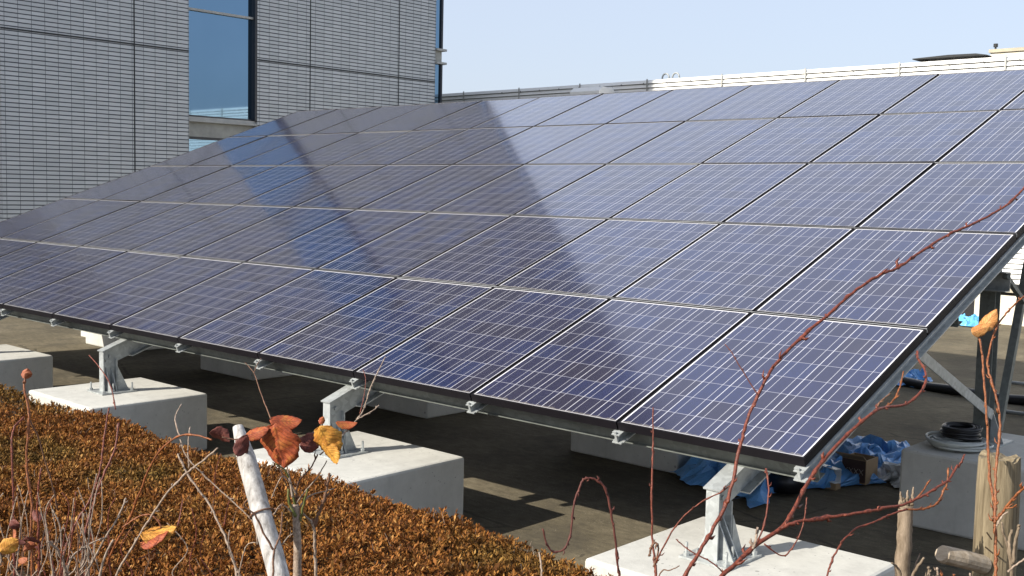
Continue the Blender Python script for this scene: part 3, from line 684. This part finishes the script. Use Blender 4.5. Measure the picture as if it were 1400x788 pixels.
# ------------------------------------------------------------------ shrubs, canes and stakes in the foreground
def smooth(pts, k=5):
    pts = [Vector(p) for p in pts]; out = []
    for i in range(len(pts)-1):
        p0 = pts[max(i-1, 0)]; p1 = pts[i]; p2 = pts[i+1]; p3 = pts[min(i+2, len(pts)-1)]
        for j in range(k):
            t = j/k
            out.append(0.5*((2*p1) + (p2-p0)*t + (2*p0-5*p1+4*p2-p3)*t*t + (3*p1-p0-3*p2+p3)*t**3))
    out.append(pts[-1]); return out
BED = -0.63
def stem(parent, path, w0, w1, mat, d0, d1=None, foot=False, node=0.0, name='stem', n=7):
    """a stem through spots of the photograph; widths in photo pixels, depth d0 at its start, d1 at its end"""
    if d1 is None: d1 = d0
    N = len(path); pts = [at(x, y, d0 + (d1-d0)*i/max(1, N-1)) for i, (x, y) in enumerate(path)]
    if foot:
        p = pts[0]; dr = (pts[1]-pts[0]); dr.z = 0
        dv = (pts[0]-pts[1]).normalized(); dv = (dv + Vector((0, 0, -0.9))).normalized(); q1 = p + dv*0.12; hh = (BED-0.03-q1.z); dv2 = (dv + Vector((0, 0, -1.6))).normalized(); q3 = q1 + dv2*(hh/dv2.z)
        pts = [q3, q1.lerp(q3, 0.5) + Vector((0.012, -0.008, 0)), q1] + pts
    sp = smooth(pts, 6); K = len(sp)
    k_ = 0.60 if w0 < 13 else 1.0; r0, r1 = 0.5*k_*w0*d0/FPX, 0.5*k_*w1*d1/FPX
    rr = random.Random(int(path[0][0]*7+path[0][1]*13)); rad = []
    for i in range(K):
        r = r0+(r1-r0)*i/(K-1)
        r *= 1+(0.10 if w0 < 12 else 0.03)*rr.uniform(-1, 1)
        if node and rr.random() < 0.16: r *= 1+node*1.6
        rad.append(max(r, 0.0006))
    sp = [p + Vector((rr.uniform(-1, 1), rr.uniform(-1, 1), rr.uniform(-1, 1)))*((0.38 if w0 < 12 else 0.07)*rad[i]) for i, p in enumerate(sp)]
    o = MB(); o.tube(sp, rad, n)
    if node and w0 < 13:
        i = 8 if foot else 2
        while i < K-2:                          # buds and short spurs at the nodes
            t = (sp[i+1]-sp[i-1]).normalized(); a = Vector((rr.uniform(-1, 1), rr.uniform(-1, 1), rr.uniform(-1, 1))).cross(t).normalized()
            l = rr.choice([1.6, 2.0, 2.6, 2.2, 4.5])*rad[i] + 0.0012
            o.tube([sp[i], sp[i]+a*(rad[i]+0.35*l)+t*0.3*l, sp[i]+a*(rad[i]*0.9+0.6*l)+t*l], [rad[i]*0.85, rad[i]*0.7, 0.0004], 5)
            i += rr.randint(3, 7)
    return o.build(name, mat, parent, smooth=True)
def leaf(parent, px, py, d, length, width, ang, tilt, curl, mat, roll=0.0, name='leaf', seed=1):
    """a pointed oval blade: ang turns it in the photo plane, tilt leans it towards the viewer, curl folds it along the midrib"""
    rr = random.Random(seed); o = MB(); NU, NV = 19, 9; length *= 1.15; curl *= 0.5; tilt *= 0.6
    ex = RIGHT*math.cos(ang) + (-DOWN)*math.sin(ang); ez = -FWD
    ey = ez.cross(ex)
    rot = Matrix.Rotation(tilt, 3, ey) @ Matrix.Rotation(roll, 3, ex)
    c = at(px, py, d); vs = []
    for i in range(NU):
        t = i/(NU-1); wd = 1.25*width*0.5*(max(0.0, math.sin(math.pi*min(1, t**0.85)))**0.62)*(1+0.05*math.sin(17*t+seed)+0.04*math.sin(41*t+2.3*seed)+rr.uniform(-.03, .03))*(1 if t < 0.86 else (1-t)/0.14*0.45+0.55)
        for j in range(NV):
            v = (j/(NV-1)-0.5)*2
            lx = (t-0.5)*length; ly = v*wd*math.cos(curl*abs(v)*0.8)
            lz = -abs(v)**1.4*wd*math.sin(curl) + 0.12*length*math.sin(3.1*t+seed)*0.5 + 0.03*width*math.sin(13*t+5*v+seed) + curl*0.10*length*(t-0.5)**2*4 + 0.045*width*abs(math.sin(20*t-3.0*abs(v)))
            p = ex*lx + ey*ly + ez*lz; vs.append(c + rot @ p)
    o.add(vs, [(i*NV+j, i*NV+j+1, (i+1)*NV+j+1, (i+1)*NV+j) for i in range(NU-1) for j in range(NV-1)])
    ob = o.build(name, mat, parent, smooth=True)
    ul = ob.data.uv_layers.new(name='blade')
    for lp in ob.data.loops: ul.data[lp.index].uv = ((lp.vertex_index // NV)/(NU-1), (lp.vertex_index % NV)/(NV-1))
    so = ob.modifiers.new('t', 'SOLIDIFY'); so.thickness = 0.0003
    return ob
def base(px, py, d): p = at(px, py, d); return (p.x, p.y, BED)

# white stake
W = thing('wooden_stake', base(383, 788, 2.05), 'weathered white wooden stake leaning to the left in front of the hedge', 'stake')
A_, B_ = at(326, 586, 2.15), at(385, 800, 2.02); C_ = B_ + (B_-A_)*3.0; C_ = B_ + (B_-A_).normalized()*((B_.z-BED+0.05)/abs((B_-A_).normalized().z))
o = MB(); K = 26; rr = random.Random(9); pts = []; rad = []
for i in range(K):
    t = i/(K-1); pts.append(A_.lerp(C_, t) + Vector((rr.uniform(-1, 1), rr.uniform(-1, 1), 0))*0.0011)
    rad.append((0.0178+0.006*t*1.6)*(1+0.03*rr.uniform(-1, 1))*(0.62 if i == 0 else 1))
o.tube([A_+(A_-C_).normalized()*0.004] + pts, [0.010]+rad, 14); o.build('shaft', M['stake'], W, smooth=True)
o = MB()
for py in (611,): o.tube([at(331, py, 2.10), at(336, py+2, 2.105), at(337, py+8, 2.11)], [0.005, 0.007, 0.003], 8)
o.build('knot', M['leafdark'], W, smooth=True)
o = MB(); c = A_.lerp(B_, 0.56); ax = (B_-A_).normalized(); a1 = ax.cross(FWD).normalized(); a2 = ax.cross(a1)
o.tube([c+(a1*math.cos(w)+a2*math.sin(w))*0.0225 for w in [2*math.pi*i/20 for i in range(20)]], 0.0018, 6, closed=True)
o.tube([c+a1*0.0225, c+a1*0.035+ax*0.004, c+a1*0.045-ax*0.003], 0.0015, 6)
o.build('wire_tie', M['brown'], W, smooth=True)

# red-leaved shrub beside the stake
L = thing('red_leaved_shrub', base(410, 788, 2.1), 'small bare shrub with red and orange autumn leaves beside the white stake', 'shrub')
P_ = M['pale']; Br = M['brown']
stem(L, [(406, 800), (407, 760), (406, 727), (404, 690)], 14, 10, P_, 2.12, 2.12, True)
stem(L, [(432, 800), (431, 760), (429, 722), (420, 708), (414, 702)], 11, 4, P_, 2.18, 2.15, True)
stem(L, [(429, 722), (437, 700), (444, 681), (448, 662), (451, 647)], 7, 5, Br, 2.17, 2.17, node=.3)
stem(L, [(404, 692), (398, 665), (391, 645), (377, 634)], 6, 3, M['green'], 2.12, 2.08)
stem(L, [(404, 690), (408, 660), (425, 640), (434, 622)], 5, 3, Br, 2.12, 2.1, node=.3)
stem(L, [(400, 680), (395, 650), (389, 628)], 6, 3, P_, 2.1, 2.1)
stem(L, [(404, 690), (415, 675), (432, 655), (447, 630)], 4, 2.4, P_, 2.12, 2.1)
stem(L, [(402, 702), (424, 678), (445, 672), (457, 668)], 4, 2.4, P_, 2.12, 2.14)
stem(L, [(405, 676), (396, 660), (385, 652), (371, 682)], 3.6, 2.2, P_, 2.1, 2.06)
stem(L, [(398, 700), (385, 690), (374, 704)], 3.6, 2.2, P_, 2.1, 2.06)
stem(L, [(404, 706), (396, 688), (394, 668)], 8, 5, M['green'], 2.11, 2.1)
stem(L, [(410, 712), (415, 690), (421, 668)], 6, 3.5, M['green'], 2.12, 2.1)
stem(L, [(386, 745), (393, 735), (400, 730)], 3, 2, P_, 2.05, 2.06)
stem(L, [(373, 800), (374, 760), (378, 745), (384, 728), (386, 700)], 6, 4, Br, 1.98, 2.02, True)
stem(L, [(374, 752), (362, 732), (349, 705), (334, 692), (338, 684)], 5, 3.4, Br, 1.98, 1.96)
stem(L, [(437, 622), (460, 603), (475, 588), (488, 574), (497, 560), (506, 532), (515, 512), (527, 488)], 4, 2, P_, 2.1, 2.25, node=.35)
stem(L, [(488, 574), (502, 566), (512, 560), (518, 554)], 3.4, 2, P_, 2.13, 2.15, node=.4)
stem(L, [(492, 566), (497, 545), (500, 520), (496, 505)], 2.6, 1.6, M['red'], 2.15, 2.2)
stem(L, [(386, 596), (372, 588), (352, 592), (338, 598), (322, 601), (304, 598)], 4, 3, Br, 2.09, 2.06, node=.3)
stem(L, [(415, 598), (428, 592), (440, 582), (436, 575)], 6, 4, P_, 2.12, 2.12)
stem(L, [(374, 582), (366, 562), (354, 530), (347, 510), (335, 496)], 3, 1.6, Br, 2.1, 2.25)
stem(L, [(347, 510), (352, 498), (357, 490)], 2.2, 1.4, Br, 2.2, 2.25)
stem(L, [(404, 690), (380, 634), (378, 600), (374, 580)], 3.5, 2.6, Br, 2.14, 2.12)
leaf(L, 384, 609, 2.06, 0.078, 0.066, -1.45, 0.25, 0.35, M['leafred'], 0.35, seed=1)
leaf(L, 391, 576, 2.08, 0.052, 0.030, 0.05, 0.2, 0.75, M['leafred'], -0.7, seed=2)
leaf(L, 301, 597, 2.07, 0.036, 0.028, -0.5, 0.3, 0.9, M['leafdark'], 0.5, seed=3)
leaf(L, 331, 609, 2.03, 0.038, 0.022, 1.2, 0.3, 0.5, M['leafdark'], 0.4, seed=4)
leaf(L, 352, 592, 2.05, 0.040, 0.022, 0.25, 0.3, 0.7, M['leafred'], -0.6, seed=5)
leaf(L, 424, 605, 2.10, 0.036, 0.032, 1.1, 0.4, 0.8, M['leafdark'], 0.3, seed=6)
leaf(L, 448, 603, 2.06, 0.058, 0.048, -1.2, 0.3, 0.8, M['leaforange'], 0.3, seed=7)
leaf(L, 452, 620, 2.06, 0.042, 0.030, -1.0, -0.4, 0.8, M['leaforange'], 0.6, seed=8)
leaf(L, 474, 579, 2.14, 0.036, 0.018, 0.0, 0.2, 0.9, M['leafred'], -0.8, seed=9)
leaf(L, 440, 575, 2.11, 0.014, 0.010, 1.2, 0.2, 0.9, M['leafred'], 0, seed=10)

# bare shrub at the left
G = thing('bare_shrub', base(95, 788, 2.3), 'tangle of bare brown stems in front of the hedge at lower left', 'shrub')
Rd, Or = M['red'], M['orange']
stem(G, [(45, 800), (42, 730), (43, 685), (36, 631), (40, 571), (33, 530), (36, 514)], 7, 5, Or, 2.3, 2.35, True, .2)
leaf(G, 36, 511, 2.34, 0.020, 0.018, 1.4, 0.3, 0.9, M['bud'], 0.2, seed=21, name='bud')
leaf(G, 39, 514, 2.33, 0.016, 0.014, 0.6, 0.3, 0.9, M['bud'], 0.9, seed=22, name='bud')
stem(G, [(20, 800), (19, 740), (18, 685), (16, 608), (20, 584), (33, 570)], 6, 4, Rd, 2.25, 2.33, True, .2)
stem(G, [(41, 575), (52, 598), (60, 624), (72, 665), (79, 698)], 4, 3, Br, 2.35, 2.45, node=.25)
stem(G, [(54, 800), (53, 738), (51, 700), (52, 675), (56, 640)], 7, 4, Rd, 2.2, 2.2, True, .2)
stem(G, [(112, 800), (115, 738), (127, 691), (141, 651), (157, 614), (162, 578)], 6, 4.5, Rd, 2.3, 2.4, True, .3)
stem(G, [(84, 790), (90, 748), (104, 715), (124, 681), (137, 641), (142, 600), (149, 558)], 6, 4, Rd, 2.35, 2.45, True, .3)
stem(G, [(158, 560), (151, 527), (138, 505), (122, 486)], 3, 2, Rd, 2.5, 2.6, node=.3)
stem(G, [(153, 800), (181, 748), (204, 711), (228, 675), (254, 648), (276, 631), (298, 613)], 6, 4, P_, 2.2, 2.1, True, .2)
stem(G, [(149, 765), (171, 722), (187, 685), (204, 641), (221, 614), (246, 596), (268, 595), (290, 602)], 6, 3.6, Or, 2.25, 2.08, True, .25)
stem(G, [(246, 597), (240, 578), (241, 566), (248, 553)], 3.6, 2.4, P_, 2.15, 2.2)
stem(G, [(258, 640), (257, 610), (259, 590), (260, 584)], 3, 2.4, P_, 2.15, 2.2)
stem(G, [(243, 621), (258, 651), (285, 688), (300, 718), (311, 742), (322, 778), (326, 800)], 4, 5, P_, 2.2, 2.1, node=.2)
stem(G, [(246, 601), (258, 628), (295, 665), (331, 698), (348, 718), (352, 745)], 3, 3, P_, 2.15, 2.1, node=.25)
stem(G, [(113, 800), (137, 748), (161, 708), (172, 681)], 5, 4, P_, 2.25, 2.3, True, .2)
stem(G, [(94, 800), (88, 775), (78, 752), (64, 740)], 9, 6, P_, 2.15, 2.1, True, .2)
stem(G, [(167, 722), (187, 708), (205, 704), (218, 716), (221, 730)], 4, 3, Or, 2.2, 2.18, node=.2)
leaf(G, 217, 728, 2.17, 0.060, 0.040, 0.1, 0.4, 0.7, M['leaforange'], -0.9, seed=23)
leaf(G, 212, 737, 2.16, 0.056, 0.034, 0.3, -0.2, 0.8, M['leafred'], -1.2, seed=24)
leaf(G, 13, 746, 2.12, 0.034, 0.026, 0.6, 0.3, 0.5, M['leaforange'], 0.2, seed=25)
stem(G, [(90, 800), (97, 765), (120, 745), (147, 734)], 5, 3, P_, 2.2, 2.25, True, .2)
stem(G, [(134, 800), (143, 762), (155, 738)], 7, 5, P_, 2.12, 2.12, True)
stem(G, [(88, 780), (84, 750), (82, 720), (72, 697)], 5, 3, P_, 2.2, 2.2, True, .2)
stem(G, [(190, 765), (205, 757), (213, 751)], 3, 2, Rd, 2.2, 2.2)
stem(G, [(243, 720), (247, 700), (250, 683)], 4, 2.5, Rd, 2.3, 2.32)
stem(G, [(293, 680), (294, 650), (302, 620)], 3, 2, Rd, 2.2, 2.2)
stem(G, [(306, 720), (312, 690), (316, 680)], 3.5, 2.2, Rd, 2.2, 2.2)
stem(G, [(325, 800), (331, 765), (338, 745), (350, 742)], 4, 2.5, P_, 2.1, 2.08, True)
stem(G, [(330, 790), (320, 770), (312, 748), (314, 725)], 4, 2.5, P_, 2.1, 2.08)
rr = random.Random(31)
for i in range(34):
    x = rr.uniform(-15, 150); y = rr.uniform(690, 770); h = rr.uniform(40, 110)
    stem(G, [(x+rr.uniform(-20, 20), 800), (x+rr.uniform(-12, 12), (800+y)/2), (x, y), (x+rr.uniform(-14, 14), y-h*0.5)], rr.uniform(3, 6), 2, rr.choice([Br, P_, P_, Rd]), rr.uniform(2.05, 2.5), None, True, .2)
for i in range(9):
    leaf(G, rr.uniform(-8, 60), rr.uniform(690, 785), rr.uniform(2.05, 2.3), rr.uniform(0.014, 0.03), rr.uniform(0.008, 0.02), rr.uniform(0, 6.3), rr.uniform(-.6, .6), rr.uniform(.5, 1.1), rr.choice([M['leafdark'], M['leafdark'], M['bud']]), rr.uniform(-1, 1), seed=60+i, name='dry_leaf')
for (x, y) in ((60, 770), (120, 760), (205, 775), (240, 760), (285, 770), (270, 740), (180, 760)):
    stem(G, [(x, 800), (x+rr.uniform(-12, 12), (800+y)/2), (x+rr.uniform(-18, 18), y-10), (x+rr.uniform(-25, 25), y-45)], 4, 1.8, rr.choice([Br, P_, Rd]), rr.uniform(2.15, 2.5), None, True, .2)

# red canes on the right
A1 = thing('red_cane_shrub', base(960, 788, 2.0), 'long arching red cane crossing the right solar panels', 'shrub', 'red canes at lower right')
stem(A1, [(932, 800), (953, 760), (976, 722), (996, 680), (1012, 612), (1022, 575), (1046, 520), (1066, 492), (1095, 462), (1130, 433), (1165, 401), (1205, 375), (1228, 366), (1252, 349), (1280, 331), (1300, 319), (1326, 308), (1352, 295), (1376, 281), (1392, 266), (1408, 248)], 9.5, 5, Rd, 1.95, 2.45, True, .22)
stem(A1, [(1036, 540), (1022, 518), (1009, 497), (999, 480), (991, 471)], 3.4, 2, M['leafdark'], 2.05, 2.1, node=.2)
A2 = thing('red_cane_shrub', base(1000, 788, 1.95), 'forked red cane rising along the right edge of the array', 'shrub', 'red canes at lower right')
stem(A2, [(978, 800), (1005, 772), (1034, 745), (1068, 722), (1085, 697), (1101, 666), (1122, 634), (1150, 603), (1174, 580), (1197, 562), (1212, 557), (1238, 553), (1258, 537), (1266, 520), (1264, 505), (1256, 492), (1254, 480)], 12, 4.5, Rd, 1.95, 2.4, True, .22)
stem(A2, [(1212, 557), (1224, 544), (1231, 527), (1235, 508)], 5, 3, Or, 2.3, 2.35, node=.3)
stem(A2, [(1197, 562), (1205, 548), (1218, 538)], 4, 2.5, Br, 2.3, 2.3, node=.3)
stem(A2, [(1068, 722), (1094, 713), (1130, 708), (1174, 701), (1210, 695), (1236, 690), (1262, 678), (1284, 665), (1298, 655), (1309, 636)], 8, 5, Rd, 1.98, 2.15, node=.3)
stem(A2, [(1236, 697), (1262, 696), (1281, 688), (1290, 672), (1295, 660), (1297, 640)], 5, 4, Or, 2.1, 2.15, node=.3)
stem(A2, [(1254, 682), (1264, 668), (1272, 656)], 4.4, 3, Or, 2.1, 2.12, node=.4)
stem(A2, [(1310, 640), (1316, 628), (1318, 622)], 5, 3, Rd, 2.15, 2.16, node=.4)
stem(A2, [(1128, 800), (1136, 772), (1147, 748), (1167, 725), (1197, 713), (1218, 704), (1240, 696)], 5, 4, Rd, 2.0, 2.1, True, .2)
stem(A2, [(1045, 744), (1068, 760), (1081, 752), (1095, 728), (1101, 700), (1103, 680)], 3.4, 3, Rd, 1.97, 2.0, node=.3)
stem(A2, [(1024, 756), (1036, 740), (1046, 712), (1051, 675), (1049, 650), (1047, 641)], 4, 4, Rd, 1.97, 2.05, node=.25)
stem(A2, [(1030, 750), (1034, 735), (1036, 722)], 7, 5, P_, 1.97, 1.98, node=.4)
A3 = thing('red_cane_shrub', base(842, 788, 2.1), 'looping zigzag red cane above the bare deck in the middle', 'shrub', 'red canes at lower right')
stem(A3, [(848, 800), (845, 775), (841, 738), (835, 698), (827, 668), (812, 655), (798, 656), (792, 668), (785, 690), (781, 725), (773, 749), (758, 755), (748, 745), (742, 723)], 6, 4, M['leafdark'], 2.1, 2.05, True, .3)
A4 = thing('red_cane_shrub', base(895, 788, 2.05), 'straight upright red cane with small side twigs', 'shrub', 'red canes at lower right')
stem(A4, [(897, 800), (895, 765), (892, 735), (891, 680), (892, 640), (893, 600), (893, 557)], 8, 3, Rd, 2.05, 2.1, True, .2)
stem(A4, [(897, 770), (903, 755), (927, 715), (957, 688), (984, 674), (998, 664)], 4, 3, Rd, 2.03, 2.0, node=.3)
stem(A4, [(900, 790), (906, 780), (916, 780), (929, 774)], 3.4, 2.4, Br, 2.03, 2.02)
stem(A4, [(991, 787), (977, 772), (947, 755), (935, 747), (924, 737)], 3.4, 2.4, Rd, 2.0, 2.02, node=.2)
stem(A4, [(888, 760), (891, 748), (897, 742), (900, 756), (893, 775)], 5, 4, Br, 2.04, 2.04, node=.3)
stem(A4, [(740, 800), (740, 775), (737, 755)], 6, 4, P_, 2.1, 2.12, True)
A5 = thing('red_cane_shrub', base(1360, 788, 2.15), 'pair of orange-red stems in front of the tan wooden post, one curled leaf on top', 'shrub', 'red canes at lower right')
stem(A5, [(1362, 800), (1361, 760), (1360, 720), (1358, 685), (1353, 651), (1351, 608), (1348, 557), (1345, 515), (1342, 480), (1336, 455)], 9, 4, Or, 2.18, 2.3, True, .2)
stem(A5, [(1360, 715), (1361, 690), (1361, 655), (1364, 620), (1367, 581), (1364, 552), (1356, 522), (1350, 500), (1353, 478), (1362, 448), (1376, 428), (1390, 414), (1402, 404)], 7, 3.4, Or, 2.17, 2.35, node=.25)
stem(A5, [(1361, 712), (1378, 691), (1390, 677), (1404, 664), (1415, 655)], 6, 6, Or, 2.16, 2.1, node=.3)
stem(A5, [(1376, 695), (1384, 694), (1390, 690)], 4, 2.5, Or, 2.14, 2.12, node=.3)
stem(A5, [(1370, 715), (1372, 730), (1378, 750), (1382, 775), (1384, 800)], 5, 9, M['stub'], 2.14, 2.16)
stem(A5, [(1385, 772), (1381, 755), (1380, 738), (1384, 724)], 9, 6, M['stub'], 2.12, 2.12)
stem(A5, [(1386, 770), (1388, 745), (1392, 722), (1394, 719)], 8, 6, M['stub'], 2.11, 2.10)
stem(A5, [(1378, 782), (1390, 772), (1402, 764)], 5, 4, P_, 2.1, 2.08)
stem(A5, [(1362, 720), (1370, 706), (1378, 700)], 4, 3, P_, 2.15, 2.14, node=.4)
leaf(A5, 1352, 438, 2.3, 0.050, 0.027, 0.85, 0.3, 1.0, M['leafcurl'], -0.6, seed=41)
leaf(A5, 1341, 451, 2.29, 0.036, 0.022, 0.4, 0.2, 1.0, M['leafcurl'], -0.3, seed=42)

# tan post, cut stump and twigs at lower right
PO = thing('wooden_post', base(1365, 788, 2.32), 'thick weathered tan wooden post with flat cut top at lower right', 'post')
c = at(1366, 627, 2.32); o = MB(); K = 22; rr = random.Random(17); n = 28
vs = []; foot_z = BED-0.05
prof = [1+0.018*rr.uniform(-1, 1)-(0.05 if rr.random() < 0.2 else 0) for _ in range(n)]
for i in range(K):
    t = i/(K-1); z = c.z+(foot_z-c.z)*t
    for k_ in range(n):
        a = 2*math.pi*k_/n; r = 0.0425*(1+0.10*t)*prof[k_]*(1+0.012*math.sin(5*t*3+k_))*(0.95 if i == 0 else 1)
        zz = z + (0.004*math.sin(3*a)+0.003*math.sin(7*a+1) if i < 2 else 0) - (0.0 if i else -0.004)
        vs.append((c.x+r*math.cos(a)+0.012*t, c.y+r*math.sin(a), zz))
fs = [(i*n+k_, (i+1)*n+k_, (i+1)*n+(k_+1) % n, i*n+(k_+1) % n) for i in range(K-1) for k_ in range(n)]
vs.append((c.x, c.y, c.z-0.002)); fs += [(len(vs)-1, k_, (k_+1) % n) for k_ in range(n)]
o.add(vs, fs); o.build('shaft', M['post'], PO)
o = MB(); o.tube([at(1287, 757, 2.26), at(1289, 758, 2.262), at(1315, 764, 2.28), at(1345, 772, 2.31)], [0.0155, 0.0185, 0.019, 0.0195], 14)
o.build('cross_rail', M['log'], PO, smooth=False)
o = MB()
for x0, y0, x1, y1 in ((1347, 748, 1358, 757), (1349, 728, 1356, 738)): o.tube([at(x0, y0, 2.275), at(x1, y1, 2.272)], 0.0016, 5)
o.build('crack', M['hedgecore'], PO)
ST_ = thing('cut_stump', base(1234, 788, 2.2), 'thin cut stump with splintered top next to the red canes', 'stump')
stem(ST_, [(1233, 800), (1234, 770), (1237, 735), (1238, 705), (1239, 688)], 21, 20, M['stub'], 2.2, 2.2, True, n=12)
for a_, b_ in (((1233, 692), (1231, 672)), ((1240, 692), (1241, 670)), ((1246, 690), (1249, 666)), ((1237, 692), (1235, 680))):
    stem(ST_, [a_, ((a_[0]+b_[0])/2, (a_[1]+b_[1])/2), b_], 10, 3, M['stub'], 2.2, 2.2, name='splinter')
stem(ST_, [(1234, 800), (1228, 778), (1219, 770)], 7, 4, M['stub'], 2.18, 2.15, name='shoot')
stem(ST_, [(1243, 800), (1252, 780), (1263, 763)], 8, 5, M['stub'], 2.18, 2.15, name='shoot')
stem(ST_, [(1246, 790), (1252, 772), (1258, 757)], 4, 3, P_, 2.22, 2.22, name='shoot')
TW = thing('cut_twig_clump', base(1285, 800, 2.1), 'clump of short pruned twig ends at bottom edge left of the tan post', 'shrub')
rr = random.Random(51)
for x, y in ((1270, 775), (1281, 776), (1286, 783), (1304, 785), (1276, 788), (1327, 784), (1318, 790), (1295, 790)):
    stem(TW, [(x+rr.uniform(-5, 5), 806), (x+rr.uniform(-3, 3), (806+y)/2), (x, y)], 7, 5, rr.choice([M['stub'], P_, Or]), rr.uniform(2.05, 2.2), None, True, .3)
